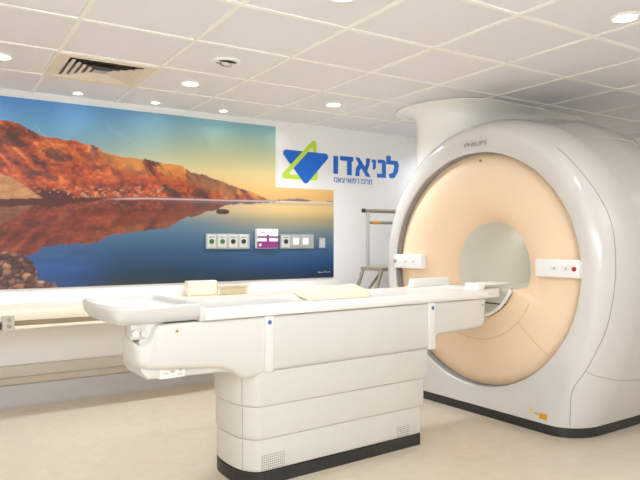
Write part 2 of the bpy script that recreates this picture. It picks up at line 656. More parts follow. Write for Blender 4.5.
    at.data.foreach_set('color', cols.ravel())
    # backing board thickness
    bm = bmesh.new()
    bm.from_mesh(me)
    loose = [v for v in bm.verts if not v.link_faces]
    bmesh.ops.delete(bm, geom=loose, context='VERTS')
    be = [e for e in bm.edges if e.is_boundary]
    ex_ = bmesh.ops.extrude_edge_only(bm, edges=be)
    for gg in ex_['geom']:
        if isinstance(gg, bmesh.types.BMVert):
            gg.co.y = WALL_Y - 0.0005
    bm.to_mesh(me)
    bm.free()
    m = bpy.data.materials.new('mural_print')
    m.use_nodes = True
    nt = m.node_tree
    ca = nt.nodes.new('ShaderNodeVertexColor')
    ca.layer_name = 'Print'
    bs = nt.nodes['Principled BSDF']
    bs.inputs['Roughness'].default_value = 0.45
    nt.links.new(ca.outputs[0], bs.inputs['Base Color'])
    me.materials.append(m)
    o = bpy.data.objects.new('wall_mural', me)
    COL.objects.link(o)
    tag(o, 'large printed mural of red cliffs mirrored in a calm lake', 'mural')
    # photographer's scrawled signature, pale, in the corner
    s = MB()
    pts = [(3.10, 0.905), (3.108, 0.918), (3.112, 0.902), (3.124, 0.912), (3.13, 0.902), (3.145, 0.911), (3.152, 0.903)]
    s.tube([(x, WALL_Y - 0.0135, z) for x, z in pts], 0.0018, 5)
    pts = [(3.163, 0.904), (3.176, 0.922), (3.18, 0.903), (3.195, 0.913), (3.203, 0.904), (3.222, 0.912), (3.235, 0.905)]
    s.tube([(x, WALL_Y - 0.0135, z) for x, z in pts], 0.0018, 5)
    s.build('signature', M['label'], o)
    return o


# outlines of the printed landscape, (x, z) in metres on the wall
MURAL = {
    'shore': [(-0.7, 1.505), (0.399, 1.505), (0.803, 1.527), (1.489, 1.561), (2.291, 1.57), (2.601, 1.578), (3.279, 1.586)],
    'cliff': [(-0.7, 2.2), (0.398, 2.088), (0.521, 2.063), (0.646, 2.001), (0.737, 1.972), (0.856, 1.977), (0.975, 1.955), (1.076, 1.936), (1.11, 1.9), (1.178, 1.89), (1.311, 1.871), (1.447, 1.865), (1.605, 1.844), (1.747, 1.839), (1.829, 1.799), (1.896, 1.786), (1.981, 1.756), (2.101, 1.728), (2.195, 1.693), (2.379, 1.654), (2.489, 1.613), (2.565, 1.58), (3.279, 1.46)],
    'slope': [(-0.7, 1.839), (0.399, 1.689), (0.464, 1.671), (0.529, 1.631), (0.678, 1.526), (0.705, 1.482), (9, 0)],
    'hill': [(-0.7, 1.285), (0.399, 1.285), (2.59, 1.444), (2.652, 1.574), (2.757, 1.594), (2.918, 1.607), (2.995, 1.595), (3.107, 1.571), (3.279, 1.547)],
    'reflection': [(-0.7, 0.8), (0.4, 1.054), (0.497, 1.081), (0.583, 1.106), (0.685, 1.155), (0.818, 1.167), (0.951, 1.182), (1.091, 1.206), (1.133, 1.24), (1.249, 1.261), (1.407, 1.287), (1.614, 1.307), (1.682, 1.356), (1.742, 1.382), (1.874, 1.419), (2.009, 1.465), (2.148, 1.503), (2.291, 1.533), (2.59, 1.558), (2.694, 1.585), (3.279, 1.606)],
    'rocks': [(-0.7, 1.133), (0.4, 1.133), (0.477, 1.129), (0.563, 1.095), (0.617, 1.057), (0.644, 0.982), (0.624, 0.916), (0.699, 0.91), (0.769, 0.874), (0.79, 0.82), (0.947, 0.675), (9, 0)],
}
mural = build_mural()

# ------------------------------------------------------------------ wall logo


def round_poly(pts, r, n=8):
    out = []
    m = len(pts)
    for i in range(m):
        p, a, b = Vector(pts[i]), Vector(pts[i - 1]), Vector(pts[(i + 1) % m])
        da, db = (a - p).normalized(), (b - p).normalized()
        ang = da.angle(db)
        t = r / math.tan(ang / 2)
        c = p + (da + db).normalized() * (r / math.sin(ang / 2))
        s, e = p + da * t - c, p + db * t - c
        for k in range(n + 1):
            q = s.lerp(e, k / n).normalized() * r + c
            out.append((q.x, q.y))
    return out


def inset_tri(pts, d):
    out = []
    m = len(pts)
    for i in range(m):
        p, a, b = Vector(pts[i]), Vector(pts[i - 1]), Vector(pts[(i + 1) % m])
        da, db = (a - p).normalized(), (b - p).normalized()
        ang = da.angle(db)
        out.append(tuple(p + (da + db).normalized() * (d / math.sin(ang / 2))))
    return out


logo = empty('wall_logo', (3.4, WALL_Y, 1.95))
tag(logo, 'blue and lime green triangle emblem with blue Hebrew lettering on the white wall', 'wall sign')


def lp(pts):
    return [(x - 3.4, z - 1.95) for x, z in pts]


gt = lp([(3.085, 2.205), (2.675, 1.785), (3.108, 1.785)])
yb = -0.004
outer, inner = round_poly(gt, 0.03), round_poly(inset_tri(gt, 0.042), 0.012)
b = MB()
for y0 in (-0.002,):
    vo = [[b.bm.verts.new((x, y, z)) for x, z in outer] for y in (0.0, y0)]
    vi = [[b.bm.verts.new((x, y, z)) for x, z in inner] for y in (0.0, y0)]
    n = len(outer)
    for i in range(n):
        j = (i + 1) % n
        b.face((vo[1][i], vo[1][j], vi[1][j], vi[1][i]))
        b.face((vo[0][i], vo[0][j], vo[1][j], vo[1][i]))
        b.face((vi[0][i], vi[0][j], vi[1][j], vi[1][i]))
b.build('lime_triangle', M['lime'], logo)
bt = lp([(2.685, 2.055), (3.262, 2.05), (2.968, 1.735)])
MB().prism(round_poly(bt, 0.032), 'y', -0.0045, -0.0022).build('blue_triangle', M['blue'], logo)
# the left limb of the lime triangle passes over the blue one
a0, a1, ai0, ai1 = Vector(gt[0]), Vector(gt[1]), Vector(inset_tri(gt, 0.042)[0]), Vector(inset_tri(gt, 0.042)[1])
q = [a0.lerp(a1, 0.2), a0.lerp(a1, 0.88), ai1.lerp(ai0, 0.05), ai1.lerp(ai0, 0.85)]
MB().prism([tuple(p) for p in q], 'y', -0.0068, -0.0047).build('lime_limb', M['lime'], logo)
LETTERS = [
    ((3.283, 3.339, 1.862, 2.036), [[(0, 0), (0.94, 0), (1, 1), (0, 1)]]),
    ((3.360, 3.520, 1.858, 2.041), [[(0, 1), (0, 0.76), (0.54, 0.76), (0.52, 0), (0.88, 0), (0.88, 0.76), (1, 0.76), (1, 1)]]),
    ((3.543, 3.734, 1.855, 2.040), [[(0, 1), (0.27, 1), (0.66, 0.47), (1, 0), (0.72, 0), (0.50, 0.30), (0.40, 0.44)],
                                    [(0.24, 0.68), (0.06, 0.45), (0, 0), (0.26, 0), (0.28, 0.30), (0.40, 0.44)],
                                    [(0.70, 1), (0.96, 1), (0.92, 0.66), (0.78, 0.32), (0.60, 0.55), (0.70, 0.66)]]),
    ((3.749, 3.801, 1.933, 2.034), [[(0, 1), (0, 0.72), (0.30, 0.72), (0.25, 0), (0.7, 0), (1, 0.2), (1, 0.9), (0.9, 1)]]),
    ((3.816, 3.930, 1.856, 2.039), [[(0.08, 1), (0.08, 0.80), (0.55, 0.80), (0.56, 0.21), (0, 0.21), (0, 0), (1, 0), (1, 0.86), (0.82, 1)]]),
    ((3.936, 4.104, 1.857, 2.086), [[(0, 1), (0, 0.62), (0.58, 0.62), (0.62, 0.50), (0.52, 0.26), (0.18, 0.16), (0.28, 0), (0.62, 0.02), (0.9, 0.28), (1, 0.6), (0.88, 0.80), (0.34, 0.80), (0.34, 1)]]),
]
for (xa, xb, za, zb_), polys in LETTERS:
    b = MB()
    for pl in polys:
        b.prism([(xa - 3.4 + px * (xb - xa), za - 1.95 + pz * (zb_ - za)) for px, pz in pl], 'y', -0.0035, -0.0005)
    b.build('hebrew_letter', M['blue'], logo)
for wd, xa, xb in (('\u05d6\u05e0\u05d0\u05e6', 3.285, 3.415), ('\u05d9\u05d0\u05d5\u05e4\u05e8', 3.44, 3.59), ('\u05d6\u05db\u05e8\u05de', 3.615, 3.75)):
    text_mesh(wd, (xa - 3.4, xb - 3.4, 1.78 - 1.95, 1.828 - 1.95), M['blue'], 'small_hebrew_lettering', logo, at=-0.0005, bold=0.0)

# ------------------------------------------------------------------ ceiling fittings


def downlight(x, y, r, label, group, name='downlight'):
    t = empty(name, (x, y, CEIL))
    tag(t, label, 'ceiling light', group)
    b = MB()
    n = 32
    prof = [(r * 1.28, 0.0), (r * 1.28, -0.006), (r * 1.18, -0.010), (r * 1.0, -0.010), (r * 0.98, -0.004), (r * 0.98, 0.0)]
    b.loft([[(pr * math.cos(2 * math.pi * k / n), pr * math.sin(2 * math.pi * k / n), pz) for k in range(n)] for pr, pz in prof], True, (False, False))
    b.build('trim_ring', M['tbar'], t, smooth=40)
    MB().cyl((0, 0, -0.0075), r * 0.99, 0.004, 'z', 32).build('lens', M['lamp'], t)
    return t


for (x, y), lab in zip(BIG, ['round recessed downlight at the left edge of the picture', 'round recessed downlight above the cliffs, right of the air diffuser',
                             'round recessed downlight above the blue Hebrew lettering', 'large bright round downlight in the upper right corner over the scanner',
                             'round downlight cut off by the top edge of the picture']):
    downlight(x, y, 0.056, lab, 'round recessed downlights')
for (x, y), lab in zip(SMALL, ['small spotlight over the mural, below the air diffuser', 'small spotlight over the mural, second from the left',
                               'small spotlight over the mural, second from the right', 'small spotlight near the wall beside the mural corner, rightmost of the row']):
    downlight(x, y, 0.032, lab, 'small spotlights along the mural', 'spotlight')

gim = empty('swivel_lamp', (1.515, 3.49, CEIL))
tag(gim, 'round swivel ceiling lamp with a tilted chrome reflector, unlit', 'ceiling light')
b = MB()
n = 32
prof = [(0.088, 0.0), (0.088, -0.006), (0.078, -0.012), (0.066, -0.012), (0.066, 0.0)]
b.loft([[(pr * math.cos(2 * math.pi * k / n), pr * math.sin(2 * math.pi * k / n), pz) for k in range(n)] for pr, pz in prof], True, (False, False))
b.build('trim_ring', M['tbar'], gim, smooth=40)
MB().cyl((0, 0, -0.004), 0.066, 0.003, 'z', 32).build('recess', M['dark'], gim)
b = MB()
rings = []
for k in range(9):
    a = k / 8 * math.pi / 2
    rr, dd = 0.042 * math.cos(a) + 0.004, 0.03 * math.sin(a)
    ring = []
    for j in range(24):
        p = Vector((rr * math.cos(2 * math.pi * j / 24), rr * math.sin(2 * math.pi * j / 24), -0.006 - dd))
        p.rotate(Matrix.Rotation(R(18), 3, 'X'))
        ring.append(p)
    rings.append(ring)
b.loft(rings)
b.build('reflector', M['chrome'], gim, smooth=60)
b = MB()
b.box(-0.064, 0.064, -0.008, 0.008, -0.014, -0.008, 0.002)
b.build('bracket', M['tbar'], gim)

# air diffuser in its own ceiling tile
cxv, cyv = (VX0 + VX1) / 2, (VY0 + VY1) / 2
vent = empty('air_diffuser', (cxv, cyv, CEIL))
tag(vent, 'square cream ceiling air diffuser with nested louvres', 'air vent')
hv = (VX1 - VX0) / 2


def sq_ring(b, a0, z0, a1, z1, th=0.003):
    A = [(-a0, -a0, z0), (a0, -a0, z0), (a0, a0, z0), (-a0, a0, z0)]
    B = [(-a1, -a1, z1), (a1, -a1, z1), (a1, a1, z1), (-a1, a1, z1)]
    C_ = [(x * (1 - th / a1), y * (1 - th / a1), z + th) for x, y, z in B]
    D = [(x * (1 - th / a0), y * (1 - th / a0), z + th) for x, y, z in A]
    b.loft([A, B, C_, D], True, (False, False))


b = MB()
b.loft([[(sx * a, sy * a, z) for sx, sy in ((-1, -1), (1, -1), (1, 1), (-1, 1))] for a, z in
        ((hv + 0.022, -0.001), (hv + 0.022, -0.014), (hv - 0.03, -0.014), (hv - 0.034, 0.0), (hv - 0.034, 0.012))], True, (False, False))
b.build('frame', M['vent'], vent)
MB().box(-hv - 0.002, hv + 0.002, -hv - 0.002, hv + 0.002, 0.10, 0.12).build('plenum', M['ventd'], vent)
for k in range(6):
    a = hv - 0.036 - 0.040 * k
    b = MB()
    sq_ring(b, a + 0.012, -0.014, a - 0.016, -0.005, 0.0015)
    b.build('louvre', M['vent'], vent)
MB().box(-0.035, 0.035, -0.035, 0.035, -0.012, -0.006).build('centre_plate', M['ventg'], vent)

# ------------------------------------------------------------------ service outlets on the mural
WF = WALL_Y - 0.0125


def outlet_rail(name, x0, x1, z0, z1, items, label):
    t = empty(name, ((x0 + x1) / 2, WF, (z0 + z1) / 2))
    tag(t, label, 'outlet panel')
    cx, cz = (x0 + x1) / 2, (z0 + z1) / 2
    MB().box(x0 - cx, x1 - cx, -0.018, 0, z0 - cz, z1 - cz, 0.003).build('backplate', M['rail'], t)
    for (px, pw, kind) in items:
        b = MB().box(px - pw / 2 - cx, px + pw / 2 - cx, -0.026, -0.017, z0 - cz + 0.012, z1 - cz - 0.010, 0.003)
        p = b.build('outlet_plate', M['plate'] if kind != 'white' else M['rail'], t)
        if kind == 'white':
            MB().box(px - 0.030 - cx, px + 0.030 - cx, -0.034, -0.024, -0.030, 0.034, 0.004).build('switch', M['white'], p)
        else:
            MB().cyl((px - cx, -0.034, 0.0), 0.021, 0.01, 'y', 20).build('socket', M[kind], p)
            MB().box(px - 0.026 - cx, px + 0.026 - cx, -0.0275, -0.0255, 0.033, 0.043).build('marking', M['greytext'], p)
    return t


outlet_rail('gas_outlet_panel', 1.962, 2.372, 1.136, 1.268, [(2.008, 0.078, 'green'), (2.108, 0.078, 'green'), (2.208, 0.08, 'dark'), (2.308, 0.08, 'dark')],
            'grey outlet panel with four round sockets, two of them green, left of the purple box')
outlet_rail('switch_panel', 2.682, 3.042, 1.136, 1.268, [(2.735, 0.085, 'dark'), (2.84, 0.09, 'white'), (2.945, 0.09, 'white')],
            'grey outlet panel with one dark socket and two white switches, right of the purple box')
t = empty('wall_box', (2.536, WF, 1.228))
tag(t, 'white box with purple printed bands on the wall between two outlet panels', 'box')
MB().box(-0.105, 0.105, -0.05, 0, -0.088, 0.088, 0.003).build('carton', M['white'], t)
b = MB().box(-0.1055, 0.1055, -0.0515, -0.0495, 0.005, 0.022)
b.box(-0.1055, 0.1055, -0.0515, -0.0495, -0.085, -0.025)
b.box(-0.012, 0.012, -0.0525, -0.0510, -0.032, 0.034)
b.build('purple_bands', M['purple'], t)
MB().box(-0.07, -0.03, -0.052, -0.0495, 0.050, 0.058).build('print_mark', M['rail'], t)
MB().box(-0.088, -0.066, -0.0535, -0.0505, -0.068, -0.045).build('print_mark', M['label'], t)
t = empty('key_switch', (3.141, WF, 1.188))
tag(t, 'small grey upright wall switch near the right edge of the mural', 'switch')
MB().box(-0.033, 0.033, -0.014, 0, -0.05, 0.05, 0.003).build('plate', M['rail'], t)
MB().box(-0.022, -0.004, -0.020, -0.012, -0.036, 0.038, 0.002).build('rocker', M['plate'], t)
MB().box(0.004, 0.022, -0.020, -0.012, -0.036, 0.038, 0.002).build('rocker', M['plate'], t)

# ------------------------------------------------------------------ counter below the mural
ct = empty('wall_counter', (1.0, WALL_Y, 0.62))
tag(ct, 'long cream counter shelf running along the wall under the mural', 'counter')
cd = 0.47
MB().box(-2.6, 2.25, -cd, -0.001, 0.055, 0.127, 0.006).build('top', M['counter'], ct, smooth=40)
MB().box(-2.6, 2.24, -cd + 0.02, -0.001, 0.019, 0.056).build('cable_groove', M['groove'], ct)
MB().box(-2.6, 2.25, -cd, -0.001, 0.001, 0.0195, 0.003).build('lower_rail', M['counter'], ct)
t = empty('socket_box', (0.41, WALL_Y - cd, 0.667))
tag(t, 'small grey twin socket box on the front of the counter', 'socket')
MB().box(-0.036, 0.036, -0.025, 0.0, -0.052, 0.05, 0.004).build('housing', M['socket'], t)
for dz in (-0.022, 0.02):
    MB().cyl((0.004, -0.027, dz), 0.014, 0.004, 'y', 16).build('socket', M['groove'], t)
t = empty('power_plug', (0.352, WALL_Y - cd, 0.645))
tag(t, 'dark plug beside the grey socket box, at the left picture edge', 'plug')
MB().box(-0.03, 0.018, -0.03, 0.0, -0.02, 0.022, 0.006).build('plug_body', M['dark'], t)
MB().tube([(-0.03, -0.015, 0), (-0.12, -0.02, -0.01), (-0.3, -0.02, -0.02), (-0.5, -0.012, 0.0)], 0.005).build('cable', M['dark'], t, smooth=60)

t = empty('wall_cabinet', (1.905, WALL_Y - 0.0, 0.747))
tag(t, 'small cream box fixed to the wall under the mural behind the table', 'box')
MB().box(-0.13, 0.13, -0.10, -0.014, 0.002, 0.125, 0.006).build('housing', M['counter'], t)
MB().box(-0.12, 0.12, -0.104, -0.099, 0.015, 0.105, 0.002).build('lid', M['counter'], t)
t = empty('tan_tray', (2.175, WALL_Y - 0.06, 0.747))
tag(t, 'shallow cream tray with a tan front panel on the counter under the mural', 'tray')
MB().box(-0.14, 0.14, -0.06, 0.04, 0.002, 0.078, 0.004).build('casing', M['vent'], t)
MB().box(-0.125, 0.115, -0.064, -0.059, 0.006, 0.060, 0.001).build('panel', M['tan'], t)
MB().box(-0.15, 0.165, -0.075, 0.045, 0.076, 0.084, 0.002).build('lid', M['vent'], t)

# ------------------------------------------------------------------ platform ladder in the corner
ld = empty('platform_ladder', (3.7, 4.6, 0))
tag(ld, 'aluminium platform step ladder with a guard rail, half hidden behind the scanner', 'ladder')
LX = 3.7


def lx(x):
    return x - LX


MB().tube([(lx(3.375), 0, 1.49), (lx(4.15), 0, 1.49)], 0.018, 12).build('hand_rail', M['alud'], ld, smooth=60)
MB().cyl((lx(3.365), 0, 1.49), 0.0195, 0.02, 'x', 16).build('end_cap', M['dark'], ld)
MB().tube([(lx(3.43), 0, 1.38), (lx(4.1), 0, 1.38)], 0.015, 12).build('knee_rail', M['alud'], ld, smooth=60)
MB().cyl((lx(3.475), 0, 1.38), 0.0158, 0.09, 'x', 16).build('yellow_sticker', M['orange'], ld)
for x in (3.425, 4.05):
    MB().box(lx(x) - 0.016, lx(x) + 0.016, -0.012, 0.012, 0.955, 1.48, 0.003).build('post', M['alu'], ld)
MB().box(lx(3.352), lx(4.1), -0.30, 0.02, 0.938, 0.968, 0.004).build('platform', M['alud'], ld)
for y in (0.0, -0.28):
    MB().tube([(lx(3.375), y, 0.96), (lx(3.02), y, 0.012)], 0.018, 10).build('leg', M['alud'], ld, smooth=60)
    MB().tube([(lx(3.72), y, 0.94), (lx(3.55), y, 0.012)], 0.018, 10).build('leg', M['alu'], ld, smooth=60)
    MB().tube([(lx(3.60), y, 0.938), (lx(3.20), y, 0.50)], 0.012, 10).build('brace', M['alud'], ld, smooth=60)
for z in (0.72, 0.48, 0.24):
    f = z / 0.96
    MB().box(lx(3.02 + 0.355 * f) - 0.04, lx(3.02 + 0.355 * f) + 0.05, -0.28, 0.0, z - 0.012, z + 0.012, 0.003).build('step', M['alu'], ld)

# ------------------------------------------------------------------ scanner: everything in the machine's own axes
TURN = R(3.0)


def MW(u, v, z=0.0):
    return (u * math.cos(TURN) - v * math.sin(TURN), u * math.sin(TURN) + v * math.cos(TURN), z)


V0 = 2.885
ZC = 1.01
gan = empty('mri_scanner', MW(3.35, V0), TURN)
tag(gan, 'large glossy white MRI scanner with a round peach coloured face and open bore', 'MRI scanner')
ZB = 0.062 - ZC          # bottom of the white covers
RO = 0.812               # opening radius
NU, NS, NB = 28, 14, 8


def lower(w0, w1, n):
    pts = []
    for k in range(1, n + 1):
        z = ZB * k / n
        q = z / ZB
        pts.append((w1 + (w0 - w1) * (1 - q ** 1.8), z))
    return pts


def half(a, b, wb):
    p = [(a * math.sin(math.pi / 2 * k / NU), b * math.cos(math.pi / 2 * k / NU)) for k in range(NU + 1)]
    p += lower(a, wb, NS)
    p += [(wb * (1 - k / NB), ZB) for k in range(1, NB + 1)]
    return np.array(p)


def half_circle(r):
    n2 = NS + NB
    p = [(r * math.sin(math.pi / 2 * k / NU), r * math.cos(math.pi / 2 * k / NU)) for k in range(NU + 1)]
    p += [(r * math.cos(math.pi / 2 * k / n2), -r * math.sin(math.pi / 2 * k / n2)) for k in range(1, n2 + 1)]
    return np.array(p)


FRONT = half(0.865, 0.93, 0.60)
OUT = half(1.03, 1.075, 0.79)
nh = len(FRONT)
DU = np.array([0.36] * (NU + 1) + [0.36 - 0.10 * k / NS for k in range(1, NS + 1)] + [0.26] * NB)


def full(h, x):
    """h: half outline (y,z) ; x scalar or array -> ring of 3D points starting at top, down the near side, up the far side"""
    x = np.broadcast_to(x, (nh,))
    near = [(x[k], -h[k, 0], ZC + h[k, 1]) for k in range(nh)]
    farr = [(x[k], h[k, 0], ZC + h[k, 1]) for k in range(nh - 2, 0, -1)]
    return near + farr


def body_ring(al):
    s, c = math.sin(al), math.cos(al)
    return full(FRONT + (OUT - FRONT) * s, DU * (1 - c))


def scaled(fw, fz):
    o = OUT.copy()
    o[:, 0] *= fw
    o[:, 1] = np.where(o[:, 1] > 0, o[:, 1] * fz, o[:, 1])
    return o


b = MB()
rings = [full(half_circle(RO), 0.09), full(half_circle(RO), 0.008), full(half_circle(RO + 0.003), 0.002), full(half_circle(RO + 0.009), 0.0)]
NA = 14
for k in range(NA + 1):
    rings.append(body_ring(math.pi / 2 * k / NA))
for x, fw, fz in ((0.6, 1.018, 1.035), (0.85, 1.02, 1.055), (1.1, 1.0, 1.04), (1.3, 0.97, 0.98), (1.45, 0.93, 0.90), (1.55, 0.87, 0.80), (1.6, 0.80, 0.72)):
    rings.append(full(scaled(fw, fz), x))
rings.append(full(half_circle(0.36), 1.6))
b.loft(rings, True, (False, False))
b.build('body_cover', M['shell'], gan, smooth=50)

# black plinth
b = MB()


def flat_half(x0, w0, scale):
    pass


foot = []
for k in range(9):
    al = math.pi / 2 * k / 8
    foot.append((0.26 * (1 - math.cos(al)) + 0.004, 0.60 + 0.19 * math.sin(al)))
foot += [(0.6, 0.803), (0.85, 0.803), (1.1, 0.79), (1.3, 0.766), (1.45, 0.735), (1.55, 0.687), (1.6, 0.63)]
poly = [(x, -y + 0.003) for x, y in foot] + [(x, y - 0.003) for x, y in reversed(foot)]
b.loft([[(x, y, 0.0) for x, y in poly], [(x, y, 0.0625) for x, y in poly]])
b.build('plinth', M['black'], gan, smooth=40)

# peach face with its funnel, flat below the bore
NF = 144
PU = [(0.812, 0.078), (0.79, 0.058), (0.74, 0.034), (0.66, 0.014), (0.58, 0.016), (0.52, 0.026), (0.47, 0.045), (0.425, 0.075), (0.385, 0.115), (0.355, 0.16), (0.338, 0.20), (0.333, 0.23)]
PL = [(0.812, 0.078), (0.79, 0.058), (0.74, 0.034), (0.66, 0.018), (0.58, 0.016), (0.52, 0.016), (0.47, 0.017), (0.425, 0.018), (0.385, 0.019), (0.352, 0.021), (0.340, 0.03), (0.333, 0.23)]
rings = [[] for _ in PU]
LOW = R(-21)
for k in range(NF):
    a = 2 * math.pi * k / NF
    s = math.sin(a)
    low = s < math.sin(LOW)
    for j in range(len(PU)):
        r_, x_ = (PL if low else PU)[j]
        rings[j].append((x_, r_ * math.cos(a), ZC + r_ * s))
b = MB()
b.loft(rings, True, (False, False))
b.build('face_panel', M['face'], gan, smooth=35)

# grey ring over the shell's inner wall, darker than the cover
b = MB()
b.loft([[(x_, 0.8095 * math.cos(2 * math.pi * k / 96), ZC + 0.8095 * math.sin(2 * math.pi * k / 96)) for k in range(96)] for x_ in (0.014, 0.074)]
       + [[(0.074, 0.798 * math.cos(2 * math.pi * k / 96), ZC + 0.798 * math.sin(2 * math.pi * k / 96)) for k in range(96)]], True, (False, False))
b.build('recess_rim', M['rim'], gan, smooth=40)

# bore liner
b = MB()
rings = []
for r_, x_ in ((0.345, 0.225), (0.333, 0.225), (0.330, 0.235), (0.330, 1.59), (0.36, 1.6)):
    rings.append([(x_, r_ * math.cos(2 * math.pi * k / 96), ZC + r_ * math.sin(2 * math.pi * k / 96)) for k in range(96)])
b.loft(rings, True, (False, False))
b.build('bore_liner', M['bore'], gan, smooth=40)
# added point light that brightens the inside of the bore
bl = bpy.data.lights.new('bore_fill', 'POINT')
bl.energy = 0.7
bl.shadow_soft_size = 0.06
bl.color = (1.0, 0.98, 0.92)
blo = bpy.data.objects.new('bore_fill', bl)
COL.objects.link(blo)
blo.location = MW(3.35 + 0.85, V0, 1.18)
# table bridge inside the bore
b = MB()
b.box(0.03, 1.58, -0.29, 0.29, 0.848, 0.860, 0.003)
b.build('bore_bridge', M['bore'], gan)
# docking ring under the bridge
b = MB()
rings = []
for k in range(41):
    a = R(-158) + R(136) * k / 40
    c, s = math.cos(a), math.sin(a)
    ring = []
    for (r_, x_) in ((0.340, 0.020), (0.340, 0.004), (0.333, -0.001), (0.322, 0.001), (0.318, 0.012), (0.318, 0.05)):
        ring.append((x_, r_ * c, ZC + r_ * s))
    rings.append(ring)
b.loft(rings, False, (False, False))
b.build('docking_ring', M['white'], gan, smooth=50)
b = MB()
pl_ = [(0.32 * math.cos(R(-158) + R(136) * k / 30), 0.32 * math.sin(R(-158) + R(136) * k / 30) + ZC) for k in range(31)]
b.prism(pl_, 'x', 0.03, 0.05)
b.build('docking_plate', M['lip'], gan)
b = MB()
b.box(0.018, 0.03, -0.26, 0.20, 0.775, 0.783, 0.002)
b.build('docking_slot', M['dark'], gan)


def face_x(r_, prof=PL):
    rs = [p[0] for p in reversed(prof)]
    xs_ = [p[1] for p in reversed(prof)]
    return float(np.interp(r_, rs, xs_))


# panel joints on the peach face
b = MB()
pts = []
for k in range(30):
    a = R(-155) + R(112) * k / 29
    pts.append((face_x(0.49) - 0.0005, 0.49 * math.cos(a), ZC + 0.49 * math.sin(a)))
b.tube(pts, 0.0018, 6)
b.build('face_joint', M['seam_tan'], gan)
for sgn in (-1, 1):
    b = MB()
    pts = []
    for k in range(12):
        r_ = 0.49 + 0.31 * k / 11
        a = R(-43)
        pts.append((face_x(r_) - 0.0005, sgn * r_ * math.cos(a), ZC + r_ * math.sin(a)))
    b.tube(pts, 0.0014, 6)
    b.build('face_joint', M['seam_tan'], gan)


def seam(pts, name='cover_joint', r_=0.0022, m='seam'):
    for sgn in (1, -1):
        b = MB()
        b.tube([(p[0], p[1] * sgn, p[2]) for p in pts], r_, 6)
        b.build(name, M[m], gan, smooth=60)


seam([(0.064, -0.608, 1.793), (0.066, -0.627, 1.778), (0.068, -0.654, 1.754), (0.07, -0.687, 1.722), (0.071, -0.726, 1.679), (0.075, -0.768, 1.628), (0.08, -0.806, 1.577), (0.087, -0.84, 1.527), (0.094, -0.87, 1.476), (0.1, -0.895, 1.429), (0.105, -0.913, 1.39), (0.108, -0.927, 1.354), (0.108, -0.939, 1.316), (0.108, -0.95, 1.274), (0.105, -0.96, 1.229), (0.102, -0.967, 1.181), (0.098, -0.972, 1.128), (0.095, -0.975, 1.071), (0.092, -0.976, 1.013), (0.089, -0.973, 0.953), (0.085, -0.967, 0.891), (0.081, -0.96, 0.833), (0.078, -0.951, 0.78), (0.074, -0.942, 0.731), (0.069, -0.93, 0.685), (0.062, -0.918, 0.643), (0.055, -0.904, 0.605), (0.047, -0.888, 0.565), (0.039, -0.869, 0.52), (0.032, -0.849, 0.475), (0.026, -0.828, 0.434), (0.02, -0.809, 0.402), (0.014, -0.791, 0.374), (0.011, -0.775, 0.349), (0.009, -0.763, 0.326), (0.009, -0.754, 0.305), (0.009, -0.747, 0.284), (0.011, -0.742, 0.262), (0.013, -0.739, 0.239), (0.017, -0.735, 0.214), (0.022, -0.731, 0.183), (0.028, -0.726, 0.149), (0.035, -0.72, 0.117), (0.042, -0.716, 0.088), (0.05, -0.709, 0.066)])
seam([(0.026, -0.828, 0.434), (0.033, -0.836, 0.428), (0.045, -0.845, 0.419), (0.059, -0.855, 0.411), (0.074, -0.864, 0.405), (0.09, -0.872, 0.4), (0.114, -0.883, 0.394), (0.15, -0.894, 0.385), (0.199, -0.904, 0.373), (0.261, -0.908, 0.362), (0.335, -0.908, 0.352), (0.411, -0.91, 0.345), (0.488, -0.912, 0.339), (0.56, -0.915, 0.335), (0.636, -0.916, 0.333), (0.731, -0.916, 0.331), (0.871, -0.915, 0.331), (1.066, -0.899, 0.325), (1.24, -0.875, 0.315)])
seam([(0.064, -0.608, 1.793), (0.081, -0.612, 1.803), (0.109, -0.616, 1.817), (0.144, -0.619, 1.831), (0.184, -0.621, 1.843), (0.233, -0.621, 1.855), (0.302, -0.617, 1.868), (0.393, -0.608, 1.884), (0.477, -0.61, 1.895), (0.555, -0.616, 1.903), (0.627, -0.623, 1.907), (0.702, -0.628, 1.908), (0.765, -0.635, 1.907), (0.812, -0.642, 1.905), (0.847, -0.651, 1.901), (0.891, -0.652, 1.896), (0.91, -0.66, 1.887), (0.912, -0.675, 1.873), (0.93, -0.687, 1.861), (0.989, -0.692, 1.85), (1.067, -0.693, 1.841)], m='seam_pale')


def control_panel(y0, y1, z0, z1, dot, label):
    t = MB().box(-0.022, 0.036, y0, y1, z0, z1, 0.008, 3).build('control_panel', M['white'], gan, smooth=40)
    tag(t, label)
    c = MB().cyl((-0.026, dot, (z0 + z1) / 2 + 0.0), 0.014, 0.006, 'x', 16)
    c.build('button', M['red'] if y0 < 0 else M['groove'], t)
    for f in (0.28, 0.55):
        yy = y0 + (y1 - y0) * f
        b = MB().box(-0.0235, -0.0215, yy - 0.024, yy + 0.024, (z0 + z1) / 2 - 0.014, (z0 + z1) / 2 + 0.014)
        b.build('key_pad', M['label'], t)
        MB().cyl((-0.0245, yy, (z0 + z1) / 2), 0.007, 0.002, 'x', 12).build('key', M['socket'], t)
    return t


control_panel(-0.815, -0.515, 0.982, 1.092, -0.785, 'white control panel with a red button')
control_panel(0.49, 0.80, 0.99, 1.10, 0.785, 'white control panel with a dark dot at its outer end')
MB().cyl((0.010, -0.05, ZC + 0.755), 0.008, 0.012, 'x', 12).build('indicator', M['groove'], gan)

# lettering on the cover's brow
txt = text_mesh('PHILIPS', (-0.082, 0.122, 1.869, 1.898), M['greytext'], 'brand_lettering', gan, plane='yz', at=-0.0005, thick=0.002, bold=0.012, shear=0.15)
for v in txt.data.vertices:
    v.co.y = -v.co.y

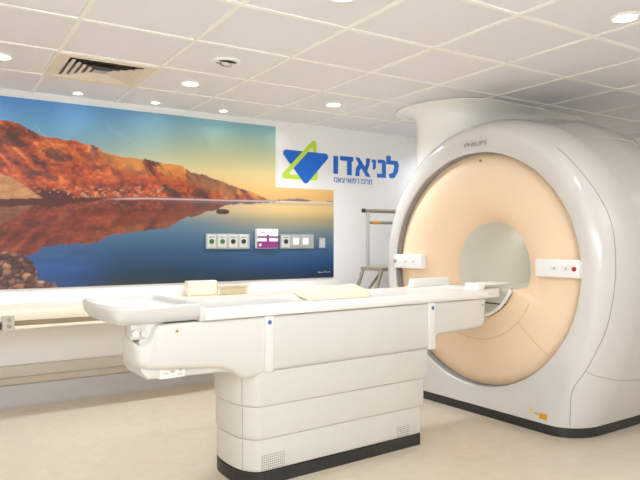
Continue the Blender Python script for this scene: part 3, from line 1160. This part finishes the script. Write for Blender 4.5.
# stickers low on the front
b = MB().box(-0.0015, 0.001, -0.585, -0.53, 0.088, 0.124)
b.build('orange_sticker', M['orange'], gan)
b = MB().box(-0.0015, 0.001, -0.525, -0.49, 0.092, 0.104)
b.build('yellow_sticker', M['yellow'], gan)
b = MB().box(-0.0015, 0.001, -0.485, -0.46, 0.118, 0.142)
b.build('yellow_sticker', M['yellow'], gan)
b = MB().box(-0.0015, 0.001, -0.53, -0.495, 0.112, 0.119)
b.build('dark_mark', M['seam'], gan)

# ------------------------------------------------------------------ duct shroud between scanner and ceiling


DZ = 1.6


def stadium(r_, L, z, n=24):
    p = [(-r_ * math.cos(a), -r_ * math.sin(a), z) for a in np.linspace(-math.pi / 2, math.pi / 2, n)]
    p += [(L + r_ * math.cos(a), -r_ * math.sin(a), z) for a in np.linspace(math.pi / 2, -math.pi / 2, n)]
    return p


b = MB()
zt = CEIL - DZ
b.loft([stadium(0.335, 0.95, 0.0), stadium(0.335, 0.95, zt - 0.11), stadium(0.34, 0.95, zt - 0.08), stadium(0.355, 0.95, zt - 0.055), stadium(0.39, 0.95, zt - 0.034), stadium(0.445, 0.95, zt - 0.02), stadium(0.497, 0.95, zt - 0.014)])
duct = b.build('duct_shroud', M['duct'], gan, smooth=50)
tag(duct, 'white oval duct shroud flaring out under the ceiling')
b = MB()
b.loft([stadium(0.497, 0.95, zt - 0.016), stadium(0.505, 0.95, zt - 0.014), stadium(0.505, 0.95, zt - 0.007), stadium(0.495, 0.95, zt - 0.006), stadium(0.45, 0.95, zt - 0.001)])
b.build('flange', M['tbar'], duct, smooth=30)
duct.location = (0.59, 0.695, DZ)

# ------------------------------------------------------------------ patient table
tab = empty('patient_table', MW(2.0, V0), TURN)
tag(tab, 'long white patient table on a stepped pedestal in front of the scanner bore', 'table')
UX = 2.0


def footprint(u0, u1, h, z):
    """plan of one pedestal tier: rounded nose at the outer end, square at the scanner end"""
    pts = []
    n = 20
    yc, hh = -0.052, h - 0.052
    for k in range(n + 1):
        t_ = math.sin(-math.pi / 2 + math.pi * k / n)
        pts.append((u0 + 0.09 - 0.09 * (max(0, 1 - abs(t_) ** 2.6)) ** 0.6 - UX, yc + hh * t_, z))
    r_ = 0.02
    for k in range(5):
        a = math.pi / 2 * (1 - k / 4)
        pts.append((u1 - r_ + r_ * math.cos(a) - UX, yc + hh - r_ + r_ * math.sin(a), z))
    for k in range(5):
        a = -math.pi / 2 * k / 4
        pts.append((u1 - r_ + r_ * math.cos(a) - UX, yc - hh + r_ + r_ * math.sin(a), z))
    return pts


b = MB()
b.loft([footprint(1.408, 2.586, 0.264, 0.0), footprint(1.408, 2.586, 0.264, 0.064)])
b.build('plinth', M['black'], tab, smooth=40)
for z0, z1, u0, u1, h in ((0.064, 0.226, 1.408, 2.586, 0.266), (0.224, 0.389, 1.404, 2.603, 0.274), (0.387, 0.562, 1.398, 2.628, 0.282)):
    b = MB()
    b.loft([footprint(u0 + 0.014, u1 - 0.014, h - 0.014, z0), footprint(u0 + 0.002, u1 - 0.002, h - 0.002, z0 + 0.008), footprint(u0, u1, h, z0 + 0.013), footprint(u0, u1, h, z1)])
    b.build('pedestal_tier', M['table'], tab, smooth=40)
b = MB()
for z0, z1, u0, h in ((0.066, 0.222, 1.408, 0.266), (0.23, 0.385, 1.404, 0.274), (0.394, 0.555, 1.398, 0.282)):
    t_ = -0.68
    px_ = u0 + 0.09 - 0.09 * (1 - abs(t_) ** 2.6) ** 0.6 - UX
    b.tube([(px_ - 0.0002, -0.052 + (h - 0.052) * t_, z0), (px_ - 0.0002, -0.052 + (h - 0.052) * t_, z1)], 0.0012, 6)
b.build('pedestal_joint', M['seam'], tab)
# perforated vent patches
for u0, z0, nx_, nz_ in ((1.50, 0.078, 12, 7), (2.39, 0.072, 9, 6)):
    b = MB()
    for i in range(nx_):
        for j in range(nz_):
            b.cyl((u0 + i * 0.0115 - UX, -0.2672, z0 + j * 0.0115), 0.0032, 0.002, 'y', 6)
    b.build('vent_grille', M['hole'], tab)


def rrect(x, y0, y1, zb, zt_, r_, n=4):
    pts = []
    hgt = max(zt_ - zb, 0.01)
    r_ = min(r_, hgt / 2.01, (y1 - y0) / 2.01)
    for cx, cz, a0 in ((y0 + r_, zb + r_, 180), (y1 - r_, zb + r_, 270), (y1 - r_, zt_ - r_ * 0.3, 0), (y0 + r_, zt_ - r_ * 0.3, 90)):
        for k in range(n + 1):
            a = R(a0 + 90 * k / n)
            pts.append((x, cx + r_ * math.cos(a), cz + (r_ if a0 >= 180 else r_ * 0.3) * math.sin(a)))
    return pts


ZBt = [(0.868, 0.715), (0.872, 0.69), (0.88, 0.668), (0.895, 0.652), (0.925, 0.641), (1.0, 0.630), (1.178, 0.615), (1.28, 0.604), (1.34, 0.580), (1.38, 0.545), (1.41, 0.536), (1.46, 0.540), (1.53, 0.556), (2.645, 0.556), (2.66, 0.565), (2.675, 0.59), (2.69, 0.62), (2.72, 0.634), (2.87, 0.637), (3.08, 0.648), (3.13, 0.662), (3.155, 0.69), (3.16, 0.72)]
ZTt = [(0.868, 0.79), (0.872, 0.775), (0.88, 0.760), (0.895, 0.748), (0.912, 0.748), (0.93, 0.762), (0.945, 0.787), (0.955, 0.815), (0.975, 0.830), (1.02, 0.833), (3.16, 0.834)]
NEAR = [(0.868, -0.16), (0.872, -0.20), (0.88, -0.24), (0.895, -0.265), (0.925, -0.283), (0.95, -0.285), (3.10, -0.285), (3.13, -0.281), (3.155, -0.265), (3.16, -0.25)]
FAR = [(0.868, -0.12), (0.875, -0.085), (0.90, 0.0), (0.936, 0.10), (0.967, 0.18), (1.03, 0.26), (1.1, 0.285), (3.10, 0.285), (3.13, 0.281), (3.155, 0.265), (3.16, 0.25)]
st = sorted(set([p[0] for p in ZBt] + [p[0] for p in ZTt] + [p[0] for p in NEAR] + [p[0] for p in FAR]))


def itp(x, t):
    return float(np.interp(x, [p[0] for p in t], [p[1] for p in t]))


b = MB()
b.loft([rrect(x - UX, itp(x, NEAR), itp(x, FAR), itp(x, ZBt), itp(x, ZTt), 0.03) for x in st])
b.build('table_body', M['table'], tab, smooth=40)
b = MB()
b.loft([rrect(0.905 - UX, -0.245, 0.0, 0.628, 0.66, 0.01), rrect(0.935 - UX, -0.25, 0.05, 0.590, 0.66, 0.015), rrect(1.30 - UX, -0.25, 0.22, 0.580, 0.66, 0.015), rrect(1.40 - UX, -0.25, 0.16, 0.572, 0.66, 0.015)])
b.build('underside_housing', M['table'], tab, smooth=40)
MB().box(0.985 - UX, 1.105 - UX, -0.2545, -0.22, 0.588, 0.632, 0.001).build('rating_label', M['label'], tab)
b = MB().box(1.005 - UX, 1.025 - UX, -0.2555, -0.2540, 0.608, 0.613)
b.box(1.035 - UX, 1.055 - UX, -0.2555, -0.2540, 0.612, 0.622)
b.box(1.075 - UX, 1.088 - UX, -0.2555, -0.2540, 0.616, 0.624)
b.box(1.07 - UX, 1.092 - UX, -0.2555, -0.2540, 0.600, 0.604)
b.build('label_print', M['socket'], tab)
b = MB()
b.prism([(1.044 - UX, 0.796), (1.062 - UX, 0.796), (1.053 - UX, 0.812)], 'y', -0.2865, -0.284)
b.build('warning_triangle', M['orange'], tab)
b = MB()
b.prism([(1.049 - UX, 0.798), (1.057 - UX, 0.798), (1.053 - UX, 0.807)], 'y', -0.2875, -0.286)
b.build('warning_mark', M['dark'], tab)
# upright ribs
for u0 in (1.500, 2.622):
    for sgn in (-1, 1):
        y0, y1 = (-0.297, -0.27) if sgn < 0 else (0.27, 0.297)
        f = MB().box(u0 - UX, u0 + 0.05 - UX, y0, y1, 0.560, 0.836, 0.005).build('side_rib', M['rib'], tab, smooth=40)
        yy = -0.2985 if sgn < 0 else 0.2965
        MB().cyl((u0 + 0.025 - UX, yy, 0.806), 0.011, 0.002, 'y', 16).build('blue_mark', M['bluedot'], f)
MB().cyl((3.105 - UX, -0.2865, 0.795), 0.007, 0.002, 'y', 12).build('screw', M['seam'], tab)
# tabletop
b = MB()


def top_ring(x, s=1.0, dz=0.0):
    return [(x, y * s, z + dz) for y, z in ((-0.27, 0.833), (-0.288, 0.838), (-0.292, 0.846), (-0.291, 0.860), (-0.284, 0.866), (-0.262, 0.885), (-0.240, 0.888), (-0.20, 0.884), (0.0, 0.880), (0.20, 0.884), (0.240, 0.888), (0.262, 0.885), (0.284, 0.866), (0.291, 0.860), (0.292, 0.846), (0.288, 0.838), (0.27, 0.833))]


b.loft([top_ring(1.19 - UX, 0.985), top_ring(1.20 - UX), top_ring(3.15 - UX), top_ring(3.165 - UX, 0.985)])
b.build('tabletop', M['tabletop'], tab, smooth=40)
b = MB()
b.box(1.165 - UX, 1.192 - UX, -0.284, 0.284, 0.834, 0.905, 0.006)
b.build('end_clamp', M['table'], tab, smooth=40)


# tray at the outer end
def tray_ring(ins, z, u1=1.166, n=20):
    h = 0.285 - ins
    pts = []
    for k in range(n + 1):
        y = h * math.sin(-math.pi / 2 + math.pi * k / n)
        x = 0.825 - (0.825 - 0.758 - ins) * (max(0, 1 - abs(y / h) ** 3.6)) ** 0.5
        pts.append((x - UX, y, z))
    pts.append((u1 - UX, h, z))
    pts.append((u1 - UX, -h, z))
    return pts


b = MB()
b.loft([tray_ring(0.05, 0.838), tray_ring(0.03, 0.843), tray_ring(0.008, 0.872), tray_ring(0.0, 0.905), tray_ring(0.0, 0.912), tray_ring(0.005, 0.918), tray_ring(0.018, 0.918), tray_ring(0.024, 0.912, 1.14), tray_ring(0.030, 0.898, 1.135)])
b.build('head_tray', M['tray'], tab, smooth=40)
b = MB()
b.loft([tray_ring(0.036, 0.8985, 1.10), tray_ring(0.036, 0.9, 1.10), tray_ring(0.040, 0.901, 1.09)])
b.build('tray_pad', M['white'], tab, smooth=40)
b = MB().box(0.86 - UX, 0.93 - UX, -0.24, -0.17, 0.77, 0.842, 0.008)
b.cyl((0.875 - UX, -0.262, 0.80), 0.016, 0.03, 'y', 16)
b.cyl((0.915 - UX, -0.262, 0.80), 0.016, 0.03, 'y', 16)
b.build('tray_hinge', M['table'], tab, smooth=40)
MB().box(0.90 - UX, 1.02 - UX, -0.235, -0.03, 0.72, 0.842, 0.02).build('tray_mount', M['tabletop'], tab, smooth=40)
# fittings at the scanner end
b = MB()
b.prism([(3.10 - UX, 0.885), (3.165 - UX, 0.885), (3.20 - UX, 0.930), (3.12 - UX, 0.930)], 'y', -0.245, -0.13, 0.006)
b.build('end_stop', M['white'], tab, smooth=40)
b = MB()
b.prism([(2.95 - UX, 0.884), (3.33 - UX, 0.884), (3.32 - UX, 0.942), (2.97 - UX, 0.942)], 'y', 0.20, 0.245, 0.008)
b.build('arm_rest', M['white'], tab, smooth=40)
b = MB().box(3.16 - UX, 3.42 - UX, -0.24, -0.10, 0.915, 0.925, 0.003)
b.build('bridge_plate', M['white'], tab)
b = MB().box(3.165 - UX, 3.34 - UX, -0.235, 0.235, 0.83, 0.890, 0.006)
b.build('bridge_support', M['rib'], tab)

# ------------------------------------------------------------------ folded sheet on the table
me = bpy.data.meshes.new('folded_sheet')
bm = bmesh.new()
nx_, ny_ = 40, 40
corn = [Vector((1.80, 2.66)), Vector((2.24, 2.67)), Vector((2.50, 3.11)), Vector((2.00, 3.11))]
top, bot = [], []
for j in range(ny_ + 1):
    for i in range(nx_ + 1):
        s, t_ = i / nx_, j / ny_
        p = corn[0].lerp(corn[1], s).lerp(corn[3].lerp(corn[2], s), t_)
        e = min(s, 1 - s, t_, 1 - t_)
        x, y = p
        p = p + Vector((noise.noise(Vector((s * 3, t_ * 3, 1))), noise.noise(Vector((s * 3, t_ * 3, 5))))) * 0.02
        hgt = 0.026 * min(1, e / 0.07) ** 0.5 + 0.010 * max(0, noise.noise(Vector((x * 5, y * 4, 2)))) + 0.006 * noise.noise(Vector((x * 14 + y * 5, y * 9, 7)))
        if s + t_ * 0.4 > 0.62:
            hgt += 0.012 * min(1, (s + t_ * 0.4 - 0.62) / 0.05) * min(1, e / 0.06)
        X, Y, _ = MW(p.x, p.y)
        top.append(bm.verts.new((X, Y, 0.8895 + max(0.002, hgt))))
        bot.append(bm.verts.new((X, Y, 0.8885)))
W_ = nx_ + 1
for j in range(ny_):
    for i in range(nx_):
        a = j * W_ + i
        bm.faces.new((top[a], top[a + 1], top[a + 1 + W_], top[a + W_]))
        bm.faces.new((bot[a], bot[a + W_], bot[a + 1 + W_], bot[a + 1]))
edge = [i for i in range(W_)] + [j * W_ + nx_ for j in range(1, ny_ + 1)] + [ny_ * W_ + i for i in range(nx_ - 1, -1, -1)] + [j * W_ for j in range(ny_ - 1, 0, -1)]
for k in range(len(edge)):
    a, c = edge[k], edge[(k + 1) % len(edge)]
    bm.faces.new((top[a], bot[a], bot[c], top[c]))
bmesh.ops.recalc_face_normals(bm, faces=bm.faces)
bm.to_mesh(me)
bm.free()
me.materials.append(M['cloth'])
me.polygons.foreach_set('use_smooth', [True] * len(me.polygons))
me.set_sharp_from_angle(angle=R(60))
sheet = bpy.data.objects.new('folded_sheet', me)
COL.objects.link(sheet)
tag(sheet, 'folded pale yellow sheet lying on the middle of the patient table', 'sheet')
